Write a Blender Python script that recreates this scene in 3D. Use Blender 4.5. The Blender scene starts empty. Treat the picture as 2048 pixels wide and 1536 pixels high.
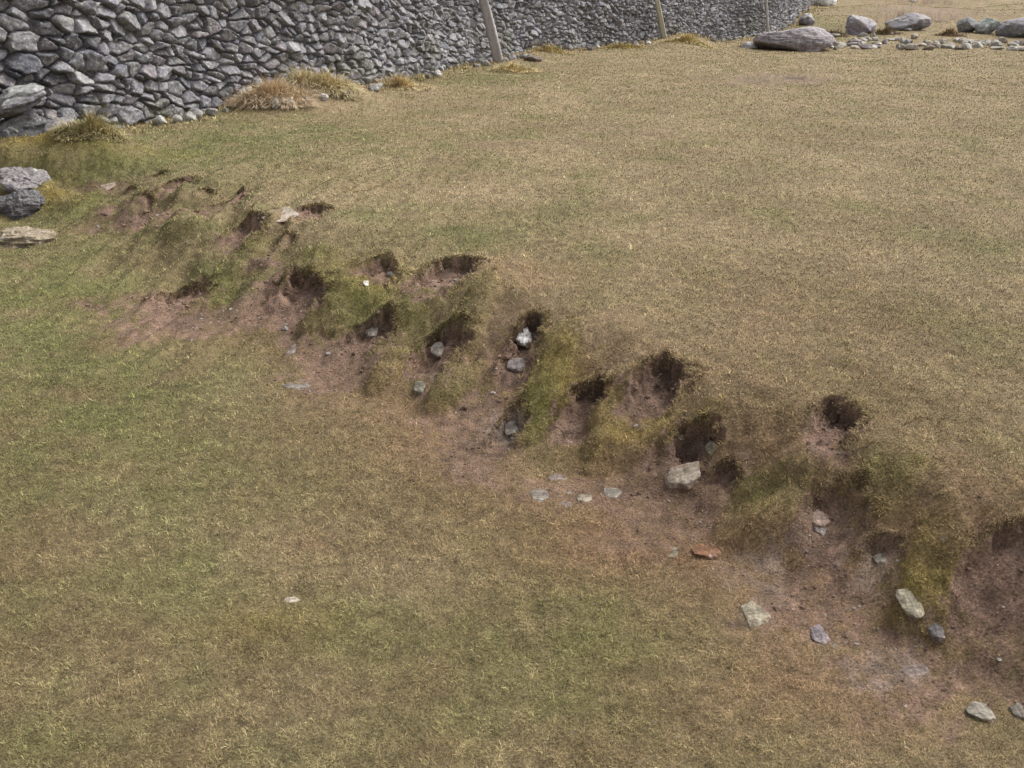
import bpy, math, random
import numpy as np
from mathutils import Vector, Matrix

C = bpy.context.scene.collection
rng = np.random.default_rng(7)
random.seed(7)

# ------------------------------------------------------------------ camera
CAMZ, PITCH, F = 1.6, math.radians(25.0), 1750.0      # F in pixels of a 2048 px wide picture
cd = bpy.data.cameras.new('camera'); cam = bpy.data.objects.new('camera', cd); C.objects.link(cam)
cam.location = (0, 0, CAMZ); cam.rotation_euler = (math.radians(90) - PITCH, 0, 0)
cd.sensor_width = 36.0; cd.lens = 36.0 * F / 2048.0
cd.clip_start = 0.05; cd.clip_end = 2000
bpy.context.scene.camera = cam

# ------------------------------------------------------------------ world, sun, exposure
SUN_EL, SUN_AZ = math.radians(50), math.radians(62)    # azimuth clockwise from +Y
w = bpy.data.worlds.new("World"); bpy.context.scene.world = w; w.use_nodes = True
nt = w.node_tree; nt.nodes.clear()
sky = nt.nodes.new('ShaderNodeTexSky'); sky.sky_type = 'NISHITA'; sky.sun_disc = False
sky.sun_elevation = SUN_EL; sky.sun_rotation = SUN_AZ; sky.air_density = 1.0; sky.dust_density = 6.0; sky.ozone_density = 1.0
hsv = nt.nodes.new('ShaderNodeHueSaturation'); hsv.inputs['Saturation'].default_value = 0.12
bg = nt.nodes.new('ShaderNodeBackground'); bg.inputs['Strength'].default_value = 0.15
wo = nt.nodes.new('ShaderNodeOutputWorld')
nt.links.new(sky.outputs[0], hsv.inputs['Color']); nt.links.new(hsv.outputs[0], bg.inputs[0]); nt.links.new(bg.outputs[0], wo.inputs[0])
sd = bpy.data.lights.new('sun', 'SUN'); sun = bpy.data.objects.new('sun', sd); C.objects.link(sun)
sd.energy = 1.45; sd.angle = math.radians(20); sd.color = (1.0, 0.94, 0.86)
sdir = Vector((math.sin(SUN_AZ) * math.cos(SUN_EL), math.cos(SUN_AZ) * math.cos(SUN_EL), math.sin(SUN_EL)))
sun.rotation_euler = sdir.to_track_quat('Z', 'Y').to_euler(); sun.location = sdir * 30
vs = bpy.context.scene.view_settings
vs.view_transform = 'Standard'; vs.look = 'None'; vs.gamma = 1; vs.use_curve_mapping = False
vs.exposure = 0.54

# ------------------------------------------------------------------ noise
def _h(ix, iy, seed):
    n = (ix.astype(np.int64) * 374761393 + iy.astype(np.int64) * 668265263 + seed * 1442695041) & 0xFFFFFFFF
    n = ((n ^ (n >> 13)) * 1274126177) & 0xFFFFFFFF
    n = ((n ^ (n >> 16)) * 2246822519) & 0xFFFFFFFF
    return ((n ^ (n >> 15)) & 0xFFFFFF) / float(0x1000000)
def vnoise(x, y, seed=0):
    x0 = np.floor(x); y0 = np.floor(y); fx = x - x0; fy = y - y0
    def g(ix, iy, dx, dy):
        a = _h(ix, iy, seed) * 2 * np.pi
        return np.cos(a) * dx + np.sin(a) * dy
    u = fx * fx * fx * (fx * (fx * 6 - 15) + 10); v = fy * fy * fy * (fy * (fy * 6 - 15) + 10)
    a = g(x0, y0, fx, fy); b = g(x0 + 1, y0, fx - 1, fy); c = g(x0, y0 + 1, fx, fy - 1); d = g(x0 + 1, y0 + 1, fx - 1, fy - 1)
    return ((a + (b - a) * u) + ((c + (d - c) * u) - (a + (b - a) * u)) * v) * 1.5
def fbm(x, y, scale, octv=3, seed=0, gain=0.5):
    s = 0; a = 1.0; f = 1.0 / scale
    for i in range(octv):
        s = s + a * vnoise(x * f + 17.3 * i, y * f - 9.1 * i, seed + i * 13); a *= gain; f *= 2.03
    return s
def ss(a, b, x):
    t = np.clip((x - a) / (b - a), 0, 1); return t * t * (3 - 2 * t)

# ------------------------------------------------------------------ pixel (2048x1536) -> ray
cp, sp_ = math.cos(PITCH), math.sin(PITCH)
def ray(px, py):
    X = (np.asarray(px, float) - 1024); U = (768 - np.asarray(py, float))
    return X, F * cp + U * sp_, U * cp - F * sp_
def plane_at(px, py, z):
    X, Y, Z = ray(px, py); t = (z - CAMZ) / Z
    return np.array([X * t, Y * t]).T

# ------------------------------------------------------------------ terrain
BANK_H = 0.30
mid_px = [(-900, 330), (-300, 355), (150, 372), (420, 470), (640, 585), (900, 675), (1150, 775), (1450, 905), (1750, 1060), (2048, 1190), (2700, 1450), (3600, 1800)]
mid = plane_at([p[0] for p in mid_px], [p[1] for p in mid_px], BANK_H / 2)
mid_w = np.array([1.0, .8, .75, .62, .50, .42, .36, .30, .26, .26, .26, .26])
def bank(x, y):
    best = np.full(np.shape(x), 1e9); sd_ = np.zeros(np.shape(x)); ww = np.full(np.shape(x), .4)
    for i in range(len(mid) - 1):
        a = mid[i]; b = mid[i + 1]; d = b - a; L2 = d @ d
        t = ((x - a[0]) * d[0] + (y - a[1]) * d[1]) / L2; t = np.clip(t, 0, 1)
        qx = x - (a[0] + d[0] * t); qy = y - (a[1] + d[1] * t)
        D = np.hypot(qx, qy); sg = np.sign(d[0] * qy - d[1] * qx)
        m = D < best
        best = np.where(m, D, best); sd_ = np.where(m, D * sg, sd_); ww = np.where(m, mid_w[i] + (mid_w[i + 1] - mid_w[i]) * t, ww)
    wob = fbm(x, y, 0.5, 3, 5) * 0.12
    return ss(-1, 1, sd_ / ww + wob * np.minimum(1, 1.0))
def Hbase(x, y):
    x = np.asarray(x, float); y = np.asarray(y, float)
    z = BANK_H * bank(x, y)
    z = z + 0.035 * fbm(x, y, 3.0, 2, 31) * ss(2, 8, y)
    edge = ss(17.2, 17.55, y + 0.12 * fbm(x, y, 1.0, 2, 77)) * ss(3.6, 5.2, x)
    z = z - 0.20 * edge
    z = z + 0.040 * np.maximum(0, y - 23) + 0.0006 * np.maximum(0, y - 40) ** 2 * (y < 400)
    z = z + 0.25 * fbm(x, y, 7.0, 3, 41) * ss(22, 34, y)
    return z
def march(px, py, Hf):
    X, Y, Z = ray(px, py); X = np.atleast_1d(X); Y = np.atleast_1d(Y); Z = np.atleast_1d(Z)
    X = X / Y; Z = Z / Y                                   # parametrise by y
    ys = np.concatenate([np.linspace(0.6, 6, 300), np.geomspace(6.02, 90, 500)])
    xx = X[:, None] * ys; zz = CAMZ + Z[:, None] * ys
    diff = zz - Hf(xx, np.broadcast_to(ys, xx.shape))
    out = []
    for i in range(len(X)):
        k = np.argmax(diff[i] < 0) if (diff[i] < 0).any() else len(ys) - 1
        k = max(k, 1); d0, d1 = diff[i, k - 1], diff[i, k]
        t = d0 / (d0 - d1) if d0 != d1 else 0
        yy = ys[k - 1] + (ys[k] - ys[k - 1]) * min(max(t, 0), 1); out.append((X[i] * yy, yy))
    return np.array(out)
def gnd(px, py): return march(np.atleast_1d(px), np.atleast_1d(py), Hbase)

# mounds: px, py, rx, ry, height
mounds = [(985, 545, 70, 40, .03),
          (880, 780, 60, 40, .04), (770, 740, 40, 60, .04), 
          (1450, 830, 70, 50, .012), (1250, 890, 80, 50, .022),
          (360, 470, 60, 30, .05), (440, 545, 70, 30, .035), (350, 395, 50, 20, .04), (540, 450, 60, 22, .045), (1600, 930, 60, 40, .03),
          (80, 330, 160, 30, .12), (190, 300, 90, 22, .10), (100, 400, 60, 20, .05), (550, 205, 110, 22, .12), (660, 195, 90, 20, .10),
          (1825, 36, 100, 4, -.30), (1370, 84, 60, 12, .08), (1060, 118, 70, 12, .06), (1560, 1060, 60, 60, .03), (1500, 1080, 50, 40, .02)]
# hollows: head, tail, full width (px), depth (m)
hollows = [((392, 358), (312, 408), 40, .055), ((495, 385), (415, 428), 34, .055), ((655, 420), (592, 458), 44, .085), ((540, 458), (440, 512), 46, .075),
           ((415, 572), (300, 640), 80, .075), ((640, 560), (545, 650), 90, .11), ((792, 532), (722, 578), 46, .055), ((940, 522), (835, 610), 78, .12),
           ((780, 630), (690, 730), 60, .10), ((910, 645), (840, 780), 76, .11), ((1082, 622), (1000, 780), 76, .15), ((1208, 745), (1120, 870), 78, .15),
           ((1370, 716), (1265, 840), 100, .14), ((1412, 840), (1335, 960), 96, .15), ((1705, 808), (1625, 905), 92, .16), ((1470, 920), (1425, 985), 50, .06),
           ((1715, 950), (1630, 1160), 130, .035), ((2070, 1050), (1950, 1300), 150, .060), ((1790, 1060), (1735, 1160), 60, .05), ((1045, 800), (980, 920), 70, .065),
           ((312, 400), (265, 425), 26, .05), ((285, 380), (215, 410), 30, .035), ((600, 478), (540, 500), 24, .04), ((345, 345), (290, 362), 22, .04), ((430, 385), (395, 402), 20, .03)]
ridges = [((665, 500), (585, 590), 74, .045), ((775, 515), (640, 670), 135, .075), ((865, 590), (745, 665), 60, .045), ((985, 570), (885, 760), 78, .060),
          ((1140, 640), (1055, 880), 84, .048), ((1262, 735), (1180, 930), 62, .050), ((470, 530), (405, 625), 78, .050), ((1900, 1000), (1830, 1270), 80, .036),
          ((1570, 930), (1470, 1100), 100, .024), ((1800, 905), (1740, 1050), 90, .016), ((840, 700), (745, 790), 60, .040), ((950, 720), (860, 830), 60, .036),
          ((395, 462), (345, 500), 60, .040), ((560, 455), (470, 545), 60, .030), ((1440, 800), (1415, 850), 50, .012)]
def affine(c, u, v):
    return np.array(c), np.linalg.inv(np.array([[u[0], v[0]], [u[1], v[1]]]))
def ell(px, py, rx, ry):
    g = gnd([px, px - rx, px + rx, px, px], [py, py, py, py - ry, py + ry])
    return affine(g[0], (g[2] - g[1]) / 2, (g[3] - g[4]) / 2)
M_m = [(ell(a, b, rx, ry), h) for a, b, rx, ry, h in mounds]
H_m = []
for (hx, hy), (tx, ty), wd, dep in hollows:
    g = gnd([hx, tx], [hy, ty]); ax = g[1] - g[0]
    L = np.hypot(*ax); dist = np.hypot(g[0][0], g[0][1] ) ; wm = wd / F * math.hypot(dist, 1.3)
    lat = np.array([-ax[1], ax[0]]) / L * wm / 2
    # lateral half axis is horizontal in the photo: keep the projected width
    k = abs(lat[0]) / (wm / 2); lat = lat / max(k, .60) * (1.32 if hx < 1000 else .80)
    H_m.append((affine(g[0], ax, lat), dep, L, wm))
R_m = []
for (hx, hy), (tx, ty), wd, hh_ in ridges:
    g = gnd([hx, tx], [hy, ty]); ax = g[1] - g[0]; L = np.hypot(*ax); wm = wd / F * math.hypot(np.hypot(*((g[0] + g[1]) / 2)), 1.3)
    lat = np.array([-ax[1], ax[0]]) / L * wm / 2; k = abs(lat[0]) / (wm / 2); lat = lat / max(k, .65) * .95
    R_m.append((affine((g[0] + g[1]) / 2, ax / 2, lat), hh_, L, wm))
def ridge_field(x, y):
    up = np.zeros(x.shape); ms_ = np.zeros(x.shape)
    for ((c, Mi), hh_, L, wm) in R_m:
        R = (L + wm) * .9; m = (np.abs(x - c[0]) < R) & (np.abs(y - c[1]) < R)
        if not m.any(): continue
        dx = x[m] - c[0]; dy = y[m] - c[1]; a = Mi[0, 0] * dx + Mi[0, 1] * dy; b = Mi[1, 0] * dx + Mi[1, 1] * dy
        r = (np.abs(a) ** 2.6 + np.abs(b) ** 2.6) ** (1 / 2.6) + fbm(x[m], y[m], wm * .8, 3, 93) * .20 + fbm(x[m], y[m], .04, 2, 94) * .08
        pr = np.sqrt(np.clip(1 - np.clip((r - .25) / .85, 0, 1) ** 2, 0, 1)) * (r < 1.1)
        up[m] = np.maximum(up[m], hh_ * .86 * pr); ms_[m] = np.maximum(ms_[m], 1 - ss(.95, 1.18, r))
    return up, ms_
def hollow_field(x, y):
    """returns (cut depth, soil mask, rim mask)"""
    cut = np.zeros(x.shape); soil = np.zeros(x.shape); rim = np.zeros(x.shape)
    for ((c, Mi), dep, L, wm) in H_m:
        R = (L + wm) * 1.4
        m = (np.abs(x - c[0]) < R) & (np.abs(y - c[1]) < R)
        if not m.any(): continue
        dx = x[m] - c[0]; dy = y[m] - c[1]
        a = Mi[0, 0] * dx + Mi[0, 1] * dy; b = Mi[1, 0] * dx + Mi[1, 1] * dy
        nz = fbm(x[m], y[m], wm * .75, 3, 91) * .42 + fbm(x[m], y[m], .035, 3, 96) * .16
        hb = .38
        wid = 1 + .15 * a
        r = np.where(a < hb, np.sqrt((b / wid) ** 2 + ((hb - a) / hb) ** 2), np.abs(b) / wid) + nz
        r = r * 1.10
        lo = .66 - .36 * ss(.15, .7, a)
        e = 1 - ss(0, 1, (r - lo) / (.98 - lo))
        body = e * (1 - ss(.10, 1.2, a)) 
        cut[m] = np.maximum(cut[m], dep * .46 * body * (1 + .25 * fbm(x[m], y[m], .07, 3, 97)))
        soil[m] = np.maximum(soil[m], (1 - ss(.86, 1.10, r + fbm(x[m], y[m], .045, 3, 98) * (.12 + .5 * ss(.2, .9, a)))) * (1 - ss(.50, 1.25, a + fbm(x[m], y[m], .06, 2, 99) * .4)) * min(1, dep / .08))
        rim[m] = np.maximum(rim[m], np.exp(-((r - 1.08) / .16) ** 2) * (a < .7))
    return cut, soil, rim
_c = plane_at([440, 330, 520], [460, 440, 352], .2)
_td = (_c[2] - _c[1]) / np.linalg.norm(_c[2] - _c[1])
def terr(x, y):                                          # narrow stock-worn steps running down the bank at the upper left
    u_ = (x - _c[0][0]) * _td[0] + (y - _c[0][1]) * _td[1]; v_ = -(x - _c[0][0]) * _td[1] + (y - _c[0][1]) * _td[0]
    m = np.exp(-(u_ / 1.6) ** 2 - (v_ / 1.3) ** 2)
    return m * .045 * (1 - 2 * np.abs(fbm(u_ * .22, v_, .26, 2, 55)))
def Hfull(x, y):
    x = np.asarray(x, float); y = np.asarray(y, float)
    z = Hbase(x, y)
    for (c, Mi), h in M_m:
        dx = x - c[0]; dy = y - c[1]
        a = Mi[0, 0] * dx + Mi[0, 1] * dy; b = Mi[1, 0] * dx + Mi[1, 1] * dy
        z = z + h * 1.35 * np.exp(-((a * a + b * b) * .9) ** 1.5)
    bk = bank(x, y); onb = np.clip(4 * bk * (1 - bk), 0, 1)
    z = z + fbm(x, y, .45, 3, 11) * (.008 + .022 * onb) + fbm(x, y, .09, 3, 12) * (.006 + .006 * onb) * (y < 14)
    cut, soil, rim = hollow_field(x, y)
    z = z + ridge_field(x, y)[0] * (1 - .8 * ss(0, .03, cut))
    z = z - cut + rim * .010
    z = z + terr(x, y)
    dig = ss(.65, 1.0, fbm(x, y, .22, 2, 60) + .5 * onb) * .012 * onb
    z = z + soil * (fbm(x, y, .05, 3, 71) * .0075 + fbm(x, y, .018, 2, 72) * .003)
    return z - dig
def gndf(px, py): return march(np.atleast_1d(px), np.atleast_1d(py), Hfull)

# ------------------------------------------------------------------ colour of turf (albedo, plus hollow shade painted in)
STRAW = np.array([.370, .290, .175]); OLIVE = np.array([.200, .156, .078]); GREEN = np.array([.140, .160, .050]); MOSS = np.array([.27, .205, .05])
RED = np.array([.27, .165, .098]); SOIL = np.array([.188, .122, .090]); PEAT_SHADE = np.array([.10, .064, .047]); GREY = np.array([.25, .205, .175])
patches = [
    (440, 640, 270, 55, .58, 'soil'), (700, 730, 240, 70, .62, 'soil'), (960, 850, 220, 90, .60, 'soil'), (1300, 1010, 330, 90, .56, 'soil'), (1650, 1200, 280, 110, .60, 'soil'), (1870, 1370, 240, 120, .62, 'soil'),
    (1050, 700, 200, 110, .45, 'soil'), (1500, 930, 330, 90, .35, 'soil'), (1800, 1050, 260, 150, .38, 'soil'),  # px,py,rx,ry,strength,kind
    (330, 640, 140, 45, .7, 'soil'), (285, 440, 120, 38, .7, 'soil'), (560, 600, 60, 90, .85, 'soil'), (575, 670, 55, 50, .6, 'soil'), (520, 530, 70, 25, .6, 'soil'),
    (700, 695, 65, 40, .8, 'soil'), (820, 730, 85, 50, .7, 'soil'), (1030, 730, 50, 70, .85, 'soil'), (950, 920, 70, 60, .6, 'soil'), (1150, 840, 70, 50, .75, 'soil'),
    (1290, 800, 65, 50, .8, 'soil'), (1350, 930, 80, 45, .7, 'soil'), (1150, 985, 150, 40, .55, 'soil'), (1650, 890, 55, 40, .8, 'soil'), (1650, 1080, 85, 110, .78, 'soil'),
    (1740, 1140, 60, 70, .5, 'grey'), (1985, 1200, 100, 170, .72, 'soil'), (1900, 1370, 120, 70, .65, 'soil'), (1460, 1160, 110, 60, .42, 'grey'), (1790, 1350, 80, 40, .5, 'grey'),
    (1550, 1290, 90, 50, .35, 'soil'), (1270, 1080, 170, 50, .5, 'soil'), (1900, 900, 70, 30, .4, 'soil'), (1020, 860, 50, 30, .6, 'grey'), (1710, 1220, 100, 50, .5, 'soil'),
    (220, 380, 60, 15, .5, 'soil'), (880, 880, 150, 60, .3, 'soil'), (400, 710, 200, 40, .25, 'soil'), (1230, 650, 80, 30, .3, 'soil'), (640, 800, 110, 35, .35, 'soil'),
    (1550, 158, 160, 14, .5, 'grey'), (1250, 262, 150, 16, .35, 'grey'), (1040, 290, 150, 16, .3, 'grey'), (1850, 20, 160, 14, .5, 'grey'), (1760, 1440, 160, 50, .4, 'soil'),
    (100, 1090, 120, 60, .25, 'grey'),
    (1300, 1090, 280, 100, .8, 'red'), (1600, 1320, 360, 150, .62, 'red'), (1620, 1050, 330, 140, .6, 'red'), (1000, 800, 330, 90, .6, 'red'), (500, 660, 260, 60, .5, 'red'), (1050, 545, 120, 45, .55, 'red'), (900, 900, 300, 120, .5, 'red'), (1550, 640, 350, 200, .3, 'red'),
    (1900, 1000, 200, 130, .45, 'red'), (1200, 1250, 200, 90, .35, 'red'), (620, 1090, 60, 30, .3, 'red'), (1500, 900, 200, 80, .3, 'red'), (1240, 930, 160, 60, .35, 'red'), (850, 1490, 100, 40, .3, 'red'),
    (120, 740, 260, 170, .6, 'green'), (500, 270, 330, 45, .5, 'green'), (250, 330, 160, 35, .6, 'green'), (1000, 1300, 260, 60, .45, 'green'), (500, 960, 200, 60, .4, 'green'), (60, 560, 200, 90, .6, 'green'), (900, 475, 190, 45, .5, 'green'), (740, 620, 130, 55, .8, 'green'), (460, 590, 70, 50, .8, 'green'),
    (1500, 990, 80, 60, .45, 'green'), (1780, 940, 100, 60, .5, 'green'), (900, 780, 70, 40, .85, 'green'), (1080, 820, 50, 90, .75, 'green'), (1120, 1230, 260, 70, .5, 'green'),
    (150, 430, 130, 60, .5, 'green'), (380, 300, 260, 50, .55, 'green'), (300, 830, 180, 80, .35, 'green'), (620, 545, 80, 50, .6, 'green'), (380, 470, 70, 40, .6, 'green'),
    (640, 1260, 140, 50, .4, 'green'), (1100, 1420, 200, 60, .4, 'green'), (960, 150, 150, 20, .5, 'green'), (1350, 1300, 150, 60, .3, 'green'), (60, 1500, 160, 50, .4, 'green'),
    (1640, 60, 80, 25, .6, 'green'), (1600, 1010, 60, 60, .5, 'green'), (1850, 1120, 60, 120, .3, 'moss'),
    (110, 312, 170, 22, .8, 'moss'), (110, 400, 60, 20, .7, 'moss'), (1130, 740, 60, 90, .5, 'moss'), (560, 1250, 130, 40, .3, 'moss'), (1250, 860, 110, 50, .5, 'moss'), (720, 560, 120, 40, .4, 'moss'), (1800, 1180, 90, 60, .5, 'moss'),
]
P_m = [(ell(a, b, rx, ry), s, k) for a, b, rx, ry, s, k in patches]
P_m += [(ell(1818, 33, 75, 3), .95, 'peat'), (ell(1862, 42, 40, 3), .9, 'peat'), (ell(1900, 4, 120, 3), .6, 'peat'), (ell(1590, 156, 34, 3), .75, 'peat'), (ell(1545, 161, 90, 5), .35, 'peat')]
KC = {'peat': PEAT_SHADE, 'soil': SOIL, 'grey': GREY, 'red': RED, 'green': GREEN, 'moss': MOSS}
def turf(x, y):
    """albedo of the sward, bare-soil amount, rim amount, floor-colour"""
    n1 = fbm(x, y, 1.1, 3, 201); n2 = fbm(x, y, .35, 3, 202); n3 = fbm(x, y, .13, 2, 203); n5 = fbm(x, y, .05, 2, 209)
    bk = bank(x, y)
    far = ss(.45, .95, bk) * ss(1.5, 5, y)
    t = np.clip(.30 + .52 * far + .36 * n1 + .30 * n2, 0, 1)[..., None]
    col = OLIVE * (1 - t) + STRAW * t
    g = np.clip(.08 + .40 * n2 + .35 * fbm(x, y, .7, 3, 204), 0, .6)[..., None]
    col = col * (1 - g) + GREEN * g
    bare = np.zeros(x.shape); sc = np.broadcast_to(SOIL, x.shape + (3,)).copy()
    for (c, Mi), s, k in P_m:
        dx = x - c[0]; dy = y - c[1]
        r2 = (Mi[0, 0] * dx + Mi[0, 1] * dy) ** 2 + (Mi[1, 0] * dx + Mi[1, 1] * dy) ** 2
        if k in ('soil', 'grey', 'peat'):
            m = s * ss(1.35, .35, np.sqrt(r2) + .45 * n2 + .30 * n3 + .30 * n5)
            bare = np.maximum(bare, m)
            if k != 'soil': sc = sc * (1 - m[..., None]) + KC[k] * m[..., None]
        else:
            m = (s * np.exp(-r2 * .9) * np.clip(1 + .7 * n2 + .5 * n3, 0, 1.3))[..., None]
            col = col * (1 - m) + KC[k] * m
    cut, soil, rim = hollow_field(x, y)
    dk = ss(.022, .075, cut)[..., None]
    sc = sc * (1 - dk * .7) + PEAT_SHADE * dk * .7  # deeper cuts go darker: shade of the hollows painted over their exposed peat
    sc = sc * (1 + .35 * fbm(x, y, .05, 2, 207) + .25 * fbm(x, y, .35, 2, 208))[..., None]
    _, rg = ridge_field(x, y)
    bare = bare * (1 - .85 * rg); bare = np.maximum(bare, soil)
    mm = (.26 * rg * np.clip(.7 + 1.0 * n2 + .6 * n3, 0, 1.2))[..., None]; col = col * (1 - mm) + (MOSS * .55 + GREEN * .45) * mm
    col = col * (1 - .45 * bare[..., None]) + (RED * .9) * .45 * bare[..., None]
    return col, bare, rim, sc

# ------------------------------------------------------------------ mesh helpers
def mesh_from(name, V, faces_flat, nper, mat=None, cols=None, smooth=True):
    me = bpy.data.meshes.new(name)
    V = np.ascontiguousarray(V, dtype=np.float32); nf = len(faces_flat) // nper
    me.vertices.add(len(V)); me.vertices.foreach_set('co', V.ravel())
    me.loops.add(len(faces_flat)); me.loops.foreach_set('vertex_index', np.asarray(faces_flat, dtype=np.int32))
    me.polygons.add(nf); me.polygons.foreach_set('loop_start', np.arange(0, nf * nper, nper, dtype=np.int32))
    me.polygons.foreach_set('use_smooth', np.full(nf, smooth))
    me.update(calc_edges=True)
    if cols is not None:
        ca = me.color_attributes.new('tint', 'FLOAT_COLOR', 'POINT')
        cc = np.ones((len(V), 4), np.float32); cc[:, :3] = cols; ca.data.foreach_set('color', cc.ravel())
    if mat: me.materials.append(mat)
    return me
def link(name, me, parent=None, **kw):
    o = bpy.data.objects.new(name, me); C.objects.link(o); o.parent = parent
    for k, v in kw.items(): o[k] = v
    return o
def grid_faces(nr, nc):
    i = np.arange(nr * nc).reshape(nr, nc)
    return np.stack([i[:-1, :-1], i[:-1, 1:], i[1:, 1:], i[1:, :-1]], -1).reshape(-1)

# ------------------------------------------------------------------ materials
def mat_tint(name, scales, amp, bump=0.3, rough=.92, bscale=60, extra=None, detail=6, objspace=True, bdist=.01):
    """procedural material: vertex tint x layered noise, noise bump"""
    m = bpy.data.materials.new(name); m.use_nodes = True; t = m.node_tree; N = t.nodes; L = t.links
    b = N['Principled BSDF']; b.inputs['Roughness'].default_value = rough; b.inputs['Specular IOR Level'].default_value = .25
    at_ = N.new('ShaderNodeVertexColor'); at_.layer_name = 'tint'
    tc = N.new('ShaderNodeTexCoord'); col = at_.outputs['Color']
    for s, a in zip(scales, amp):
        nz = N.new('ShaderNodeTexNoise'); nz.inputs['Scale'].default_value = s; nz.inputs['Detail'].default_value = detail; nz.inputs['Roughness'].default_value = .65
        L.new(tc.outputs['Object'], nz.inputs['Vector'])
        mr = N.new('ShaderNodeMapRange'); mr.inputs['From Min'].default_value = .3; mr.inputs['From Max'].default_value = .7
        mr.inputs['To Min'].default_value = 1 - a; mr.inputs['To Max'].default_value = 1 + a
        L.new(nz.outputs['Fac'], mr.inputs['Value'])
        mx = N.new('ShaderNodeVectorMath'); mx.operation = 'SCALE'; L.new(col, mx.inputs[0]); L.new(mr.outputs[0], mx.inputs['Scale']); col = mx.outputs[0]
    if extra:                                   # flecks: (scale, threshold, colour)
        for s, th, c in extra:
            nz = N.new('ShaderNodeTexNoise'); nz.inputs['Scale'].default_value = s; nz.inputs['Detail'].default_value = 4; L.new(tc.outputs['Object'], nz.inputs['Vector'])
            mr = N.new('ShaderNodeMapRange'); mr.inputs['From Min'].default_value = th; mr.inputs['From Max'].default_value = th + .06; L.new(nz.outputs['Fac'], mr.inputs['Value'])
            mx = N.new('ShaderNodeMix'); mx.data_type = 'RGBA'; L.new(mr.outputs[0], mx.inputs['Factor']); L.new(col, mx.inputs['A']); mx.inputs['B'].default_value = (*c, 1); col = mx.outputs['Result']
    L.new(col, b.inputs['Base Color'])
    nb = N.new('ShaderNodeTexNoise'); nb.inputs['Scale'].default_value = bscale; nb.inputs['Detail'].default_value = 8; nb.inputs['Roughness'].default_value = .7; L.new(tc.outputs['Object'], nb.inputs['Vector'])
    bp = N.new('ShaderNodeBump'); bp.inputs['Strength'].default_value = bump; bp.inputs['Distance'].default_value = bdist
    L.new(nb.outputs['Fac'], bp.inputs['Height']); L.new(bp.outputs[0], b.inputs['Normal'])
    return m
m_ground = mat_tint('turf_soil', [3, 22, 140], [.15, .35, .60], 1.0, .95, 90, bdist=.012, extra=[(70, .66, (.26, .22, .19))])
m_grass = mat_tint('grass_blades', [1.2, 9], [.12, .22], 0, .8, 40)
m_wall = mat_tint('wall_stone', [6, 30, 75], [.22, .36, .40], .8, .9, 45, extra=[(38, .60, (.46, .45, .43)), (14, .66, (.42, .42, .38)), (9, .70, (.16, .17, .08))], bdist=.02)
m_rock = mat_tint('rock', [5, 25, 90], [.25, .4, .4], .9, .9, 40, extra=[(16, .64, (.50, .48, .44))], bdist=.015)
m_wood = mat_tint('weathered_wood', [12, 60], [.15, .25], .5, .85, 80)

# ------------------------------------------------------------------ ground sheet (fan of world-space rows, finer near the bank)
ys = [-60, -30, -15, -8, -5, -3, -2, -1.2, -.6, -.2, .1, .3, .5, .65, .8, .9, .97]
y = 1.02
while y < 30: ys.append(y); y += max(.0065, .0042 * y)
while y < 600: ys.append(y); y *= 1.03
ys = np.array(ys)
s_in = np.arange(-.66, .66, .0016)
s_out = np.array([.67, .69, .72, .76, .82, .9, 1.0, 1.15, 1.35, 1.6, 2, 2.6, 3.5, 5])
sv = np.concatenate([-s_out[::-1], s_in, s_out])
wrow = np.where(ys > 0, ys + 1.2, np.maximum(1.2, -ys + 1.2) + 0)
GX = sv[None, :] * wrow[:, None]; GY = np.broadcast_to(ys[:, None], GX.shape).copy()
GZ = Hfull(GX, GY)
# undercut the lips of the hollows: pull the foot of each steep headwall back under the turf
cut, soil, rim = hollow_field(GX, GY)
gy, gx = np.gradient(cut); dy = np.gradient(GY, axis=0); dx = np.gradient(GX, axis=1)
sx = gx / np.maximum(dx, 1e-4); sy = gy / np.maximum(dy, 1e-4); sl = np.hypot(sx, sy) + 1e-6
k = np.clip(sl / 2.0, 0, 1) * np.clip(cut / .05, 0, 1) * .012
GX2 = GX - sx / sl * k; GY2 = GY - sy / sl * k
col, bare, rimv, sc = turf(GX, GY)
nb_ = fbm(GX, GY, .05, 2, 301)
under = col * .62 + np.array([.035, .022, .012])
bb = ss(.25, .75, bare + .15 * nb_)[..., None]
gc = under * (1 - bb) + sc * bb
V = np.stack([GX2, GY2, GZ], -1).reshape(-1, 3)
ground = link('ground', mesh_from('ground', V, grid_faces(*GX.shape), 4, m_ground, gc.reshape(-1, 3)), kind='structure')

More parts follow.
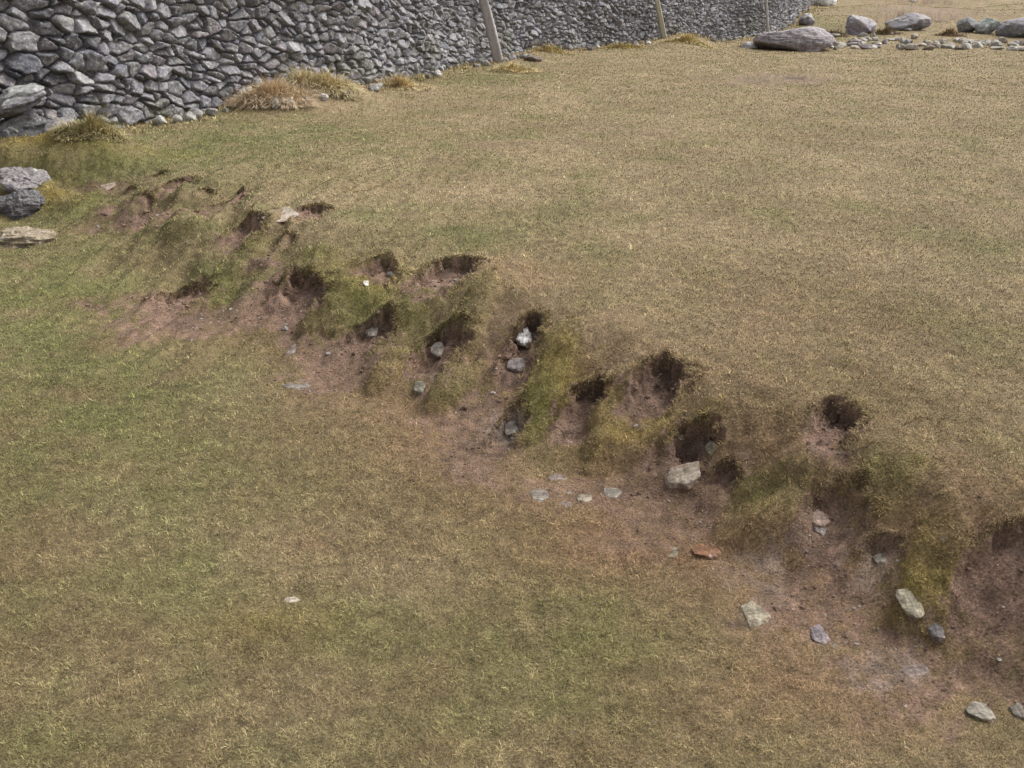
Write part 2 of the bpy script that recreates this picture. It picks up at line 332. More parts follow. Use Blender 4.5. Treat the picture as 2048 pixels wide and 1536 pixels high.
# ------------------------------------------------------------------ rocks
def ico(sub):
    t = (1 + 5 ** .5) / 2
    v = np.array([(-1, t, 0), (1, t, 0), (-1, -t, 0), (1, -t, 0), (0, -1, t), (0, 1, t), (0, -1, -t), (0, 1, -t), (t, 0, -1), (t, 0, 1), (-t, 0, -1), (-t, 0, 1)], float)
    v /= np.linalg.norm(v[0]); v = [tuple(p) for p in v]
    f = [(0, 11, 5), (0, 5, 1), (0, 1, 7), (0, 7, 10), (0, 10, 11), (1, 5, 9), (5, 11, 4), (11, 10, 2), (10, 7, 6), (7, 1, 8), (3, 9, 4), (3, 4, 2), (3, 2, 6), (3, 6, 8), (3, 8, 9), (4, 9, 5), (2, 4, 11), (6, 2, 10), (8, 6, 7), (9, 8, 1)]
    for _ in range(sub):
        cache = {}; nf = []
        def md(a, b):
            key = (min(a, b), max(a, b))
            if key not in cache:
                p = np.array(v[a]) + np.array(v[b]); p /= np.linalg.norm(p); v.append(tuple(p)); cache[key] = len(v) - 1
            return cache[key]
        for a, b, c in f:
            x, y, z = md(a, b), md(b, c), md(c, a); nf += [(a, x, z), (b, y, x), (c, z, y), (x, y, z)]
        f = nf
    return np.array(v), np.array(f)
ICO = {s: ico(s) for s in (2, 3, 4, 5)}
def n3(p, s, seed):
    return (vnoise(p[:, 0] * s + seed, p[:, 1] * s, seed) + vnoise(p[:, 1] * s, p[:, 2] * s + seed, seed + 1) + vnoise(p[:, 2] * s, p[:, 0] * s - seed, seed + 2)) / 1.8
def rock_mesh(size, seed, flat=False, sub=4, tint=(.25, .24, .235), top_tint=None, cuts=9, rough=.05, strata=0):
    r = np.random.default_rng(seed); v, f = ICO[sub]; p = v.copy()
    for i in range(cuts):
        n = r.normal(size=3)
        if flat: n[2] *= .35
        n /= np.linalg.norm(n); d = r.uniform(.55, .85)
        k_ = np.maximum(0, p @ n - d); p = p - k_[:, None] * n * .93
    if flat:
        p[:, 2] = np.where(p[:, 2] > .45, .45 + (p[:, 2] - .45) * .12, p[:, 2]) 
    p = p / np.abs(p).max(0)
    p = p + v * (n3(p, 1.3, seed % 97) * rough * 2.0 + n3(p, 4.0, seed % 89) * rough * 1.1 + n3(p, 11., seed % 83) * rough * .6)[:, None]
    if strata: p = p + v * (np.abs(np.sin(p[:, 2] * strata + 3 * n3(p, 1.2, 5))) ** 3 * -.07)[:, None]
    p = p * np.array(size) / 2
    t = np.array(tint) * (1 + .22 * n3(v, 2.2, seed % 71))[:, None]
    if flat:
        mud = ss(.55, -.05, v[:, 2] + .55 * n3(v, 2.0, seed % 53))[:, None] * .85; t = t * (1 - mud) + np.array([.19, .125, .085]) * mud
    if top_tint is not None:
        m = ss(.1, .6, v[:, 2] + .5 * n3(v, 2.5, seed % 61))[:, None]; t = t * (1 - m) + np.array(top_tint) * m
    return mesh_from('stone', p, f.reshape(-1), 3, m_rock, t)
footprints = []                                        # keep turf blades from growing through stones
def put_rock(name, px, py, wpx, hpx, thick, label, cat, seed, flat=True, tint=(.27, .25, .235), group=None, rz=0., tilt=(0, 0), sink=.5, sub=4, rough=.05, clear=None, **kw):
    """px,py = centre of the visible stone in the photo; sizes become metres at that distance"""
    g = gndf(px, py + (0 if flat else hpx * .42))[0]; d = math.hypot(g[0], g[1]); rng_ = math.hypot(d, 1.4)
    W = wpx / F * rng_
    if flat:
        tint = (tint[0] * .76, tint[1] * .69, tint[2] * .60)
        dep = math.atan2(1.4, d); D = min(hpx / F * rng_ / math.sin(dep), W * 1.6); size = (W, max(D, W * .5), thick)
    else:
        size = (W, W * .75, hpx / F * rng_ * 1.35 if thick is None else thick)
    me = rock_mesh(size, seed, flat, sub, tint, rough=rough, **kw)
    o = link(name, me, label=label, category=cat)
    z = float(Hfull(np.array([g[0]]), np.array([g[1]]))[0])
    if flat: sink = min(sink + .16, .86)
    e = max(size[0], size[1]) * .5
    if flat:
        q = Hfull(np.array([g[0] - e, g[0] + e, g[0], g[0], g[0]]), np.array([g[1], g[1], g[1] - e, g[1] + e, g[1]]))
        sx_, sy_ = (q[1] - q[0]) / (2 * e), (q[3] - q[2]) / (2 * e); z = float(q.mean())
        tilt = (tilt[0] + math.atan(np.clip(sy_, -.25, .25)), tilt[1] - math.atan(np.clip(sx_, -.3, .3)))
    o.location = (g[0], g[1], z + size[2] * (.5 - sink)); o.rotation_euler = (tilt[0], tilt[1], rz)
    if group: o['group'] = group
    if clear is None: clear = .50 if flat else .85
    footprints.append((g[0], g[1], size[0] / 2 * clear, size[1] / 2 * clear))
    return o
PALE = (.40, .38, .345); LIL = (.30, .265, .27); BRN = (.26, .150, .10); DK = (.15, .135, .135); GRY = (.27, .26, .255)
SL = 'turf_stone'
put_rock(SL, 560, 427, 74, 18, .035, 'pale flat stone level with the turf beside a small dark hollow, upper left', 'stone', 10, tint=(.50, .46, .42), sink=.14, clear=.95)
put_rock(SL, 595, 770, 66, 22, .05, 'flat grey oval stone set in the grass below the bank, left of the middle', 'stone', 2, tint=GRY, sink=.55)
put_rock(SL, 682, 818, 44, 14, .04, 'small dull grey stone half buried just below the flat oval stone', 'stone', 3, tint=LIL, sink=.7)
put_rock(SL, 580, 1201, 42, 13, .025, 'small whitish stone alone in the near turf at the lower left', 'stone', 4, tint=(.55, .52, .48), sink=.45)
put_rock(SL, 1362, 954, 84, 34, .05, 'large pale grey slab at the foot of a dark hollow right of the middle', 'stone', 11, tint=(.42, .38, .35), sink=.16, tilt=(.12, -.05))
put_rock(SL, 1506, 1228, 66, 52, .05, 'pale square-edged stone lying flat in brown grass, lower right', 'stone', 6, tint=(.36, .35, .30), sink=.45)
put_rock(SL, 1822, 1209, 44, 42, .06, 'pale pointed grey stone at the foot of the mossy ridge near the right edge', 'stone', 7, tint=(.42, .41, .35), sink=.38)
put_rock(SL, 1408, 1105, 66, 28, .06, 'reddish brown rounded stone pressed into the bare ground', 'stone', 8, tint=BRN, sink=.4)
put_rock(SL, 1078, 992, 46, 26, .05, 'leftmost of three small grey stones in a row on bare ground at the centre', 'stone', 9, tint=GRY, sink=.5)
put_rock(SL, 1122, 1008, 60, 14, .04, 'thin long grey stone between two small round ones at the centre', 'stone', 10, tint=LIL, sink=.6)
put_rock(SL, 1167, 998, 38, 24, .045, 'small pale stone next to the thin long one at the centre', 'stone', 11, tint=PALE, sink=.5)
put_rock(SL, 1226, 986, 40, 22, .045, 'rightmost small grey stone of the row on bare ground at the centre', 'stone', 12, tint=GRY, sink=.5)
put_rock(SL, 1640, 1270, 46, 30, .05, 'purplish grey stone half sunk in brown turf between the square stone and the pointed stone', 'stone', 13, tint=(.29, .27, .32), sink=.5)
put_rock(SL, 1670, 1292, 34, 18, .04, 'small grey sliver of stone touching the purplish stone', 'stone', 14, tint=GRY, sink=.6)
put_rock(SL, 1868, 1258, 34, 42, .05, 'dark blue grey stone just below the pale pointed stone', 'stone', 15, tint=(.19, .19, .22), sink=.5)
put_rock(SL, 1828, 1342, 58, 28, .05, 'lilac grey stone with a white fleck in the worn soil at the lower right', 'stone', 16, tint=LIL, sink=.55)
put_rock(SL, 1962, 1426, 56, 28, .06, 'pale bluish stone in turf nearest the bottom right corner', 'stone', 17, tint=(.38, .38, .36), sink=.5)
put_rock(SL, 2040, 1428, 30, 34, .05, 'grey stone cut by the right edge beside the pale bluish one', 'stone', 18, tint=GRY, sink=.55)
put_rock(SL, 1293, 1078, 54, 28, .05, 'lilac grey stone worn flush with the soil left of the reddish stone', 'stone', 19, tint=LIL, sink=.66)
put_rock(SL, 1348, 1104, 48, 20, .04, 'greenish grey flat stone touching the reddish brown stone', 'stone', 20, tint=(.26, .265, .22), sink=.62)
put_rock(SL, 1480, 1160, 80, 34, .05, 'broad pale stone barely showing through thin turf above the square-edged stone', 'stone', 21, tint=(.34, .31, .29), sink=.72)
put_rock(SL, 1440, 1196, 60, 18, .04, 'thin pinkish stone showing through turf up left of the square-edged stone', 'stone', 22, tint=(.36, .29, .27), sink=.7)
put_rock(SL, 1024, 862, 34, 36, .05, 'pale grey stone at the lower mouth of the long central gully', 'stone', 23, tint=GRY, sink=.55)
put_rock(SL, 968, 905, 40, 20, .04, 'low grey stone left below the mouth of the central gully', 'stone', 24, tint=LIL, sink=.65)
put_rock(SL, 842, 770, 30, 18, .04, 'small grey green stone in grass below the second gully', 'stone', 25, tint=(.26, .27, .23), sink=.5)
put_rock(SL, 878, 706, 34, 20, .035, 'grey stone in the floor of the gully left of the white flecked stone', 'stone', 26, tint=GRY, sink=.5)
put_rock(SL, 745, 662, 28, 22, .035, 'rough grey stone in the gully wall under the big green mound', 'stone', 27, tint=GRY, sink=.5)
put_rock(SL, 1046, 690, 38, 24, .035, 'white flecked stone shining in the deep central gully', 'stone', 28, tint=(.30, .29, .29), top_tint=(.38, .37, .37), sink=.3, rough=.16)
put_rock(SL, 1036, 732, 44, 22, .05, 'lilac grey stone in the gully floor just below the white flecked one', 'stone', 29, tint=(.33, .31, .34), sink=.5)
put_rock(SL, 732, 568, 13, 12, .02, 'tiny white pebble on bare soil of a shallow scrape', 'pebble', 30, tint=(.7, .7, .66), sink=.3, sub=3)
put_rock(SL, 587, 698, 32, 26, .05, 'small purple grey stone in the worn red soil left of the green mound', 'stone', 31, tint=LIL, sink=.6)
put_rock(SL, 216, 374, 36, 9, .04, 'small flat pinkish stone in the grass below the tussock at the wall', 'stone', 32, tint=(.36, .31, .28), sink=.5)
put_rock(SL, 1640, 1040, 50, 26, .05, 'pinkish stone worn flush in the upper part of the large bare scoop on the right', 'stone', 33, tint=(.37, .30, .28), sink=.66)
put_rock(SL, 1425, 900, 26, 34, .05, 'greenish grey stone at the right rim of the hollow above the large pale slab', 'stone', 34, tint=(.30, .31, .28), sink=.55)
put_rock(SL, 1635, 1062, 40, 20, .05, 'bluish stone in the middle of the large bare scoop on the right', 'stone', 35, tint=(.30, .29, .31), sink=.55)
put_rock(SL, 1760, 1120, 28, 20, .035, 'rough grey stone beside the mossy ridge in the right scoop', 'stone', 36, tint=GRY, sink=.5)
put_rock(SL, 1115, 952, 46, 22, .04, 'faint lilac stone level with the grass above the row of three', 'stone', 37, tint=LIL, sink=.72)
# the three loose blocks at the left edge
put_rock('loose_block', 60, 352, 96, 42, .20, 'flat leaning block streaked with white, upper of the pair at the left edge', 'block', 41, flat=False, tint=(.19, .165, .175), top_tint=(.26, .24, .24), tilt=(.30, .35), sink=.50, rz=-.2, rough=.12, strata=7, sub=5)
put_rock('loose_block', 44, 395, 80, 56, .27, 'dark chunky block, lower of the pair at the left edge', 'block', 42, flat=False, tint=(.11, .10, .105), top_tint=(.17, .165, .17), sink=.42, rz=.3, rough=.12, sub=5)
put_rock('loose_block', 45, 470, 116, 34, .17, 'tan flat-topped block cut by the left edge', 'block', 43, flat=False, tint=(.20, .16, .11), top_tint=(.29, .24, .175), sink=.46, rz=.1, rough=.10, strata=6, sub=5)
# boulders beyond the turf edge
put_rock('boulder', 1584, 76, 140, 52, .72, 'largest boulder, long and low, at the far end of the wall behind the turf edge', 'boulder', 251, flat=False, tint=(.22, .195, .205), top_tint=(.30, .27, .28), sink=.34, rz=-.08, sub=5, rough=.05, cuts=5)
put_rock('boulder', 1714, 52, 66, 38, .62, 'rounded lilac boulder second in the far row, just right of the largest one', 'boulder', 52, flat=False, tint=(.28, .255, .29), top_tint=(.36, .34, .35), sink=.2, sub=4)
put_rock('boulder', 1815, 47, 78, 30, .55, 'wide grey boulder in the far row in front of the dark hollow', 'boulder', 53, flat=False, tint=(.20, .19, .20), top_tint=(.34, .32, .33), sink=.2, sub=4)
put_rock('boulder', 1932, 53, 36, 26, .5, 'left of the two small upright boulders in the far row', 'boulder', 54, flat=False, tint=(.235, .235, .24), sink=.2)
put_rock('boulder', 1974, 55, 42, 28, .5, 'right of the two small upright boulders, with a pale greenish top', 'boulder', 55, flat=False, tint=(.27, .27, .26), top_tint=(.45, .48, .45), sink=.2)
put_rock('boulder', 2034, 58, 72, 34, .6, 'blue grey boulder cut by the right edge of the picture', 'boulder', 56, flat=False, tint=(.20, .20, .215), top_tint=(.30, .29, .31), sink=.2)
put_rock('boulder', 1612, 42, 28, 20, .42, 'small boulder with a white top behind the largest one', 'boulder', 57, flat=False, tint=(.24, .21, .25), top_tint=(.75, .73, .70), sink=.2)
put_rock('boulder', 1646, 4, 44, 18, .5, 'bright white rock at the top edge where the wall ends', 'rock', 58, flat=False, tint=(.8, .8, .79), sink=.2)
put_rock('boulder', 1825, 2, 12, 5, .2, 'tiny white rock on the far slope at the top edge', 'rock', 59, flat=False, tint=(.7, .68, .64), sink=.2, sub=3)
put_rock('boulder', 1068, 118, 40, 8, .12, 'low brown stone on the turf right of the leaning plank', 'stone', 60, flat=False, tint=(.20, .16, .14), sink=.3)
put_rock('boulder', 1498, 92, 34, 10, .2, 'whitish stone at the wall foot just left of the largest boulder', 'stone', 61, flat=False, tint=(.42, .40, .42), sink=.3)
rr = random.Random(5)
for i in range(90):
    px = rr.uniform(1650, 2050); t = (px - 1650) / 400
    py = rr.uniform(77, 96) + 4 * t + (0 if rr.random() < .8 else rr.uniform(-30, -8))
    tn = rr.choice([GRY, LIL, PALE, (.36, .32, .27), (.22, .18, .15), PALE])
    put_rock('rubble_stone', px, py, rr.uniform(8, 26), rr.uniform(5, 10), rr.uniform(.08, .2),
             'small stone in the loose rubble band between the turf edge and the row of boulders', 'rubble', 100 + i, flat=False, tint=tn, sub=3, sink=.3, rz=rr.uniform(0, 3), group='rubble stones behind the turf edge')

# ------------------------------------------------------------------ dry stone wall
wp_px = [(-900, 395), (-400, 350), (0, 290), (250, 250), (480, 213), (700, 184), (985, 120), (1160, 96), (1330, 80), (1440, 79), (1535, 70), (1590, 38), (1615, 16)]
wp = gnd([p[0] for p in wp_px], [p[1] for p in wp_px])
wp = np.vstack([wp, wp[-1] + (wp[-1] - wp[-2]) / np.linalg.norm(wp[-1] - wp[-2]) * 25])
seg = np.hypot(*np.diff(wp, axis=0).T); cu = np.concatenate([[0], np.cumsum(seg)])
def wall_pt(u):                                         # smooth path: average of shifted linear interpolations
    ox = 0; oy = 0
    for k_ in (-.8, -.4, 0, .4, .8):
        ox = ox + np.interp(u + k_, cu, wp[:, 0]); oy = oy + np.interp(u + k_, cu, wp[:, 1])
    return ox / 5, oy / 5
us = [0.]
while us[-1] < cu[-1]:
    x_, y_ = wall_pt(us[-1]); us.append(us[-1] + max(.012, .0012 * math.hypot(x_, y_)))
us = np.array(us)
px_, py_ = wall_pt(us); tx = np.gradient(px_, us); ty = np.gradient(py_, us); tl = np.hypot(tx, ty); tx /= tl; ty /= tl
WH = 1.85; TOPW = .5
vv = np.concatenate([np.arange(-.15, WH, .0125), WH + np.arange(0, TOPW, .03), WH + TOPW + np.arange(0, WH + .2, .05)])
Uu, Vv = np.meshgrid(us, vv, indexing='ij')
dist = np.hypot(px_, py_)
size_u = np.interp(dist, [8, 9.5, 11, 16, 22, 40], [.175, .150, .132, .120, .110, .11])
cellU = np.concatenate([[0], np.cumsum(np.diff(us) / ((size_u[1:] + size_u[:-1]) / 2))])
PU = np.broadcast_to(cellU[:, None], Uu.shape) * .95; PV = Vv / np.broadcast_to(size_u[:, None], Uu.shape) * 1.55 + 40
wx = PU + .30 * fbm(PU, PV, 4.0, 2, 401) + .05 * fbm(PU, PV, .7, 2, 404); wy = PV + .55 * fbm(PU, PV, 5.0, 2, 402) + .16 * (PU * 0 + fbm(PU, PV, 1.5, 1, 403)) + .05 * fbm(PU, PV, .6, 2, 407)
cx0 = np.floor(wx); cy0 = np.floor(wy)
big9 = 99.
F1 = np.full(wx.shape, big9); F2 = np.full(wx.shape, big9); IX = np.zeros(wx.shape); IY = np.zeros(wx.shape)
X1 = np.zeros(wx.shape); Y1 = np.zeros(wx.shape); X2 = np.zeros(wx.shape); Y2 = np.zeros(wx.shape)
for i in (-2, -1, 0, 1, 2):
    for j in (-2, -1, 0, 1, 2):
        ix = cx0 + i; iy = cy0 + j
        cx = ix + .5 + (_h(ix, iy, 1) - .5) * .98; cy = iy + .5 + (_h(ix, iy, 2) - .5) * .98
        D = (wx - cx) ** 2 + (wy - cy) ** 2 - np.where(_h(ix, iy, 6) > .88, .65, .45 * _h(ix, iy, 4))
        m1 = D < F1; m2 = (~m1) & (D < F2)
        X2 = np.where(m1, X1, np.where(m2, cx, X2)); Y2 = np.where(m1, Y1, np.where(m2, cy, Y2)); F2 = np.where(m1, F1, np.where(m2, D, F2))
        X1 = np.where(m1, cx, X1); Y1 = np.where(m1, cy, Y1); IX = np.where(m1, ix, IX); IY = np.where(m1, iy, IY); F1 = np.where(m1, D, F1)
LX = wx - X1; LY = wy - Y1
gap = (F2 - F1) / (2 * np.hypot(X2 - X1, Y2 - Y1) + 1e-6)
r1, r2, r3, r4, r5 = (_h(IX, IY, s) for s in (11, 12, 13, 14, 15))
SZ = np.broadcast_to(size_u[:, None], Uu.shape)
prof = ss(.0, .09 + .10 * r5, gap + .02 * fbm(wx, wy, .25, 2, 408))
disp = (prof * .62 + (r1 - .5) * .34 * prof + ((r2 - .5) * LX + (r3 - .6) * LY) * 1.0 * prof + .07 * fbm(wx, wy, .35, 3, 405) * prof) * SZ
disp = disp + .10 * fbm(Uu, Vv, 1.6, 2, 406)
# profile: front face with batter, top, back
bat = np.where(Vv < WH, -(Vv) * .10, 0)
onf = Vv < WH; ont = (Vv >= WH) & (Vv < WH + TOPW)
off = np.where(onf, -Vv * .09, np.where(ont, -WH * .09 - (Vv - WH), -WH * .09 - TOPW - (Vv - WH - TOPW) * .06))
hh = np.where(onf, Vv, np.where(ont, WH, WH - (Vv - WH - TOPW)))
NX = ty[:, None]; NY = -tx[:, None]                     # face normal towards the meadow
nh = np.where(onf, 1.0, np.where(ont, 0.0, -1.0)); nvz = np.where(ont, 1.0, 0.0)
base = Hbase(px_, py_)[:, None]
WX = px_[:, None] + NX * (off + disp * nh); WY = py_[:, None] + NY * (off + disp * nh); WZ = base + hh + disp * nvz
pal = np.array([[.225, .222, .240], [.19, .19, .205], [.255, .250, .268], [.205, .20, .20], [.18, .185, .215], [.235, .235, .235], [.225, .195, .205], [.155, .155, .165], [.33, .33, .33], [.27, .262, .285]])
ci = np.minimum((r4 * len(pal)).astype(int), len(pal) - 1)
wc = pal[ci] * (.80 + .40 * _h(IX, IY, 16))[..., None] * .92
lich = ss(.15, .6, fbm(wx, wy, .8, 3, 410) + .25 * ss(.5, 0, Vv))[..., None] * .35
wc = wc * .6 + wc.mean(-1, keepdims=True) * np.array([.99, .965, 1.10]) * .4
wc = wc * (1 - lich) + np.array([.36, .35, .31]) * lich
ms = (ss(.2, .7, fbm(Uu, Vv, 1.1, 3, 411)) * ss(.9, .0, Vv) * .35)[..., None]
wc = wc * (1 - ms) + np.array([.17, .16, .08]) * ms
wall = link('dry_stone_wall', mesh_from('dry_stone_wall', np.stack([WX, WY, WZ], -1).reshape(-1, 3), grid_faces(*WX.shape), 4, m_wall, wc.reshape(-1, 3) * 1.0),
            label='long grey dry stone wall running from the left edge away into the distance', category='wall')
def wall_dist(x, y):
    best = np.full(np.shape(x), 1e9); out = np.full(np.shape(x), 1e9)
    for i in range(len(wp) - 1):
        a = wp[i]; d = wp[i + 1] - a; t = np.clip(((x - a[0]) * d[0] + (y - a[1]) * d[1]) / (d @ d), 0, 1)
        qx = x - a[0] - d[0] * t; qy = y - a[1] - d[1] * t
        D = np.hypot(qx, qy); m = D < best; best = np.where(m, D, best); out = np.where(m, np.where(d[0] * qy - d[1] * qx > 0, 0, D), out)
    return out
# large foundation stones at the left end of the wall, parts of it
def base_stone(px, py, wpx, h, seed, tint, top, tilt, dz, label=None, rz=0, dep=.5, strata=0):
    g = gnd(px, 292)[0]; d = math.hypot(*g)
    W = wpx / F * d; me = rock_mesh((W, dep, h), seed, False, 5, tint, top, rough=.05, strata=strata, cuts=8)
    o = link('base_stone', me, wall); z = float(Hbase(g[0], g[1]))
    o.location = (g[0] + .02, g[1] - .02, z + dz); o.rotation_euler = (tilt[0], tilt[1], rz)
    if label: o['label'] = label
base_stone(45, 258, 130, .30, 71, (.12, .118, .125), (.18, .178, .18), (.1, -.22), .14, 'dark slanted boulder with pale streaks under the wall', strata=6)
base_stone(50, 212, 125, .22, 72, (.16, .155, .165), (.30, .30, .29), (.15, -.25), .36, 'pale lichened slanting slab at the foot of the wall', strata=6)
base_stone(-60, 200, 120, .34, 73, (.17, .165, .17), None, (.1, .05), .50)
base_stone(135, 262, 66, .2, 74, (.20, .19, .20), None, (0, .1), .12)
base_stone(-120, 255, 170, .42, 75, (.14, .135, .145), None, (0, .1), .2)
# rubble at the foot of the wall
for i in range(46):
    px = rr.uniform(290, 1500); pyb = np.interp(px, [p[0] for p in wp_px], [p[1] for p in wp_px]) 
    s = np.interp(px, [0, 500, 1000, 1500], [34, 22, 14, 10]) * rr.uniform(.6, 1.3)
    o = put_rock('foot_stone', px, pyb + rr.uniform(0, 5) * np.interp(px, [0, 1500], [1.5, .5]), s, s * .6, None, 'small loose stone lying along the foot of the dry stone wall', 'stone', 300 + i,
             flat=False, tint=rr.choice([GRY, LIL, (.34, .33, .31), (.4, .39, .36), (.2, .19, .19)]), sub=3, sink=.3, rz=rr.uniform(0, 3), group='loose stones along the wall foot')

# ------------------------------------------------------------------ posts
def post(name, pb, pt, wpx, label, seed, tint, cat, square=True, zb=-.1, length=2.3):
    g = gnd(*pb)[0]; z0 = float(Hbase(g[0], g[1])); d = math.hypot(g[0], g[1])
    X, Y, Z = ray(*pt); k_ = (g[1] - .02) / Y; top = np.array([X * k_, g[1] - .02, CAMZ + Z * k_]); b = np.array([g[0], g[1], z0])
    dr = top - b; dr /= np.linalg.norm(dr); W = wpx / F * d
    n = 40; r = np.random.default_rng(seed); V = []; T = []
    side = np.array([1, 0, 0]) - dr * dr[0]; side /= np.linalg.norm(side); fr = np.cross(dr, side)
    m = 16
    for i in range(n + 1):
        t = i / n; c = b + dr * (zb + (length - zb) * t); hw = W / 2 * (1.08 - .2 * t)
        for j in range(m):
            a = 2 * math.pi * (j + .5) / m; ca, sa = math.cos(a), math.sin(a)
            q = (abs(ca) ** 5 + abs(sa) ** 5) ** (-1 / 5) if square else 1
            rr_ = hw * q * (1 + .07 * math.sin(j * 2.3 + seed) + .05 * math.sin(t * 9 + j)) + r.normal() * W * .008
            V.append(c + side * ca * rr_ + fr * sa * rr_ * .6 + side * W * .12 * math.sin(t * 4 + seed)); T.append(np.array(tint) * (1 + .15 * math.sin(j * 5.1 + seed)))
    Fq = []
    for i in range(n):
        for j in range(m): Fq += [i * m + j, i * m + (j + 1) % m, (i + 1) * m + (j + 1) % m, (i + 1) * m + j]
    V.append(b + dr * length); V.append(b + dr * zb); T += [tint, tint]; nv = len(V)
    for j in range(0, m): Fq += [n * m + j, n * m + (j + 1) % m, nv - 2, nv - 2]
    # caps as quads with a doubled centre would be degenerate: build tri mesh instead
    tris = []
    q4 = np.array(Fq).reshape(-1, 4)
    for a, b_, c_, d_ in q4:
        tris.append((a, b_, c_))
        if c_ != d_: tris.append((a, c_, d_))
    return link(name, mesh_from(name, np.array(V), np.array(tris).reshape(-1), 3, m_wood, np.array(T), smooth=True), label=label, category=cat)
post('leaning_post', (995, 126), (966, 0), 17, 'thick weathered grey plank leaning against the wall, leftmost of the three posts', 1, (.38, .35, .345), 'post')
post('wooden_post', (1329, 85), (1314, 0), 9, 'slim yellowish grey post leaning by the wall, middle of the three', 2, (.40, .37, .29), 'post')
post('wooden_post', (1537, 79), (1533, 0), 5, 'thin upright post beside the largest boulder, rightmost of the three', 3, (.40, .38, .36), 'post', square=False)

# ------------------------------------------------------------------ blades
def blades(x, y, z, hgt, wid, az, tilt, cols, bend=.5, tipmul=1.12, twist=None):
    """five-vertex curved blades -> vertex array, tri faces, colours"""
    n = len(x); dirx = np.cos(az); diry = np.sin(az)
    tw = az + np.pi / 2 + (rng.uniform(-.8, .8, n) if twist is None else twist)
    sx_ = np.cos(tw) * wid / 2; sy_ = np.sin(tw) * wid / 2
    t1 = tilt; t2 = np.minimum(tilt + bend, 1.75)
    mx = x + dirx * np.sin(t1) * hgt * .5; my = y + diry * np.sin(t1) * hgt * .5; mz = z + np.cos(t1) * hgt * .5
    ex = mx + dirx * np.sin(t2) * hgt * .5; ey = my + diry * np.sin(t2) * hgt * .5; ez = mz + np.cos(t2) * hgt * .5
    V = np.empty((n, 5, 3)); 
    V[:, 0] = np.stack([x - sx_, y - sy_, z - .004], -1); V[:, 1] = np.stack([x + sx_, y + sy_, z - .004], -1)
    V[:, 2] = np.stack([mx + sx_ * .8, my + sy_ * .8, mz], -1); V[:, 3] = np.stack([mx - sx_ * .8, my - sy_ * .8, mz], -1)
    V[:, 4] = np.stack([ex, ey, ez], -1)
    o = np.arange(n)[:, None] * 5
    Fc = np.concatenate([o + np.array([[0, 1, 2]]), o + np.array([[0, 2, 3]]), o + np.array([[3, 2, 4]])], 1).reshape(-1)
    Cc = np.repeat(cols[:, None, :], 5, 1).copy(); Cc[:, 0:2] *= .8; Cc[:, 4] *= tipmul
    return V.reshape(-1, 3), Fc, np.clip(Cc.reshape(-1, 3), 0, .9)
fr = []
for ((c, Mi), dep, L, wm) in H_m:
    A = np.linalg.inv(Mi); nb = int(600 * wm / .12 * (1 + L))
    nb = min(nb, 3000); ph = rng.uniform(-1.9, 1.9, nb); r_ = rng.normal(.97, .09, nb); hb = .38
    a_ = hb - hb * np.cos(ph) * r_; b_ = np.sin(ph) * r_; far_ = np.abs(ph) > 1.57
    a_ = np.where(far_, hb + (np.abs(ph) - 1.57) * 1.6, a_); b_ = np.where(far_, np.sign(b_) * r_, b_)
    fx_ = c[0] + A[0, 0] * a_ + A[0, 1] * b_; fy_ = c[1] + A[1, 0] * a_ + A[1, 1] * b_
    ux = A[0, 0] * (hb + .3) + c[0] - fx_; uy = A[1, 0] * (hb + .3) + c[1] - fy_
    fr.append(np.stack([fx_, fy_, np.arctan2(uy, ux) + rng.normal(0, .7, nb), rng.uniform(.010, .026, nb) * min(1.2, .6 + dep * 5)], -1))
fr = np.concatenate(fr)
NB = 1500000
yy = np.exp(rng.uniform(math.log(1.0), math.log(42), NB)); keepn = rng.uniform(size=NB) < np.interp(yy, [1, 9, 42], [1, .9, .5]); yy = yy[keepn]
xx = rng.uniform(-.70, .70, len(yy)) * (yy + .35)
colr, bare, rimv, sc = turf(xx, yy)
fine = fbm(xx, yy, .06, 2, 501); cl = vnoise(xx / np.maximum(.016, .009 * yy), np.log(yy) * 55, 502)
keep = (rng.uniform(size=len(xx)) > ss(.12, .80, bare + .40 * fine + .20 * cl) * .90)
keep &= wall_dist(xx, yy) > .03
for fx, fy, a, b in footprints: keep &= ((xx - fx) / a) ** 2 + ((yy - fy) / b) ** 2 > 1
xx, yy, colr, bare, rimv, fine, cl = (q[keep] for q in (xx, yy, colr, bare, rimv, fine, cl))
n = len(xx)
cutv, _, _ = hollow_field(xx, yy)
kk = (cutv < .030) | (rng.uniform(size=n) < .10); xx, yy, colr, bare, rimv, fine, cl = (q[kk] for q in (xx, yy, colr, bare, rimv, fine, cl)); n = len(xx)
zz = Hfull(xx, yy)
bk = bank(xx, yy); onb = 4 * bk * (1 - bk)
nearwall = ss(.7, .05, wall_dist(xx, yy))
h = rng.uniform(.006, .015, n) * (1 + .05 * onb + .6 * fine + .6 * cl + .8 * rimv + nearwall * (1.5 + 5 * np.clip(fbm(xx, yy, .5, 2, 504) + .15, 0, 1))) * (1 - .45 * np.clip(bare, 0, 1)) * np.interp(yy, [1, 3, 12, 40], [.95, 1.2, 1.5, 2.6])
h = np.clip(h, .006, .16)
wd = np.maximum(.0009, .00058 * yy) * rng.uniform(.7, 1.5, n)
az = rng.uniform(0, 2 * np.pi, n); tilt = rng.uniform(.35, 1.35, n)
u = rng.uniform(size=n)
br = np.exp(rng.normal(0, .33, n)) * (1 + .75 * cl + .55 * fine)
cb = colr * br[:, None]
nwc = (nearwall > .1) & (rng.uniform(size=n) < .7); colr = np.where(nwc[:, None], colr * .4 + np.array([.44, .33, .18]) * .6, colr); cb = colr * br[:, None]
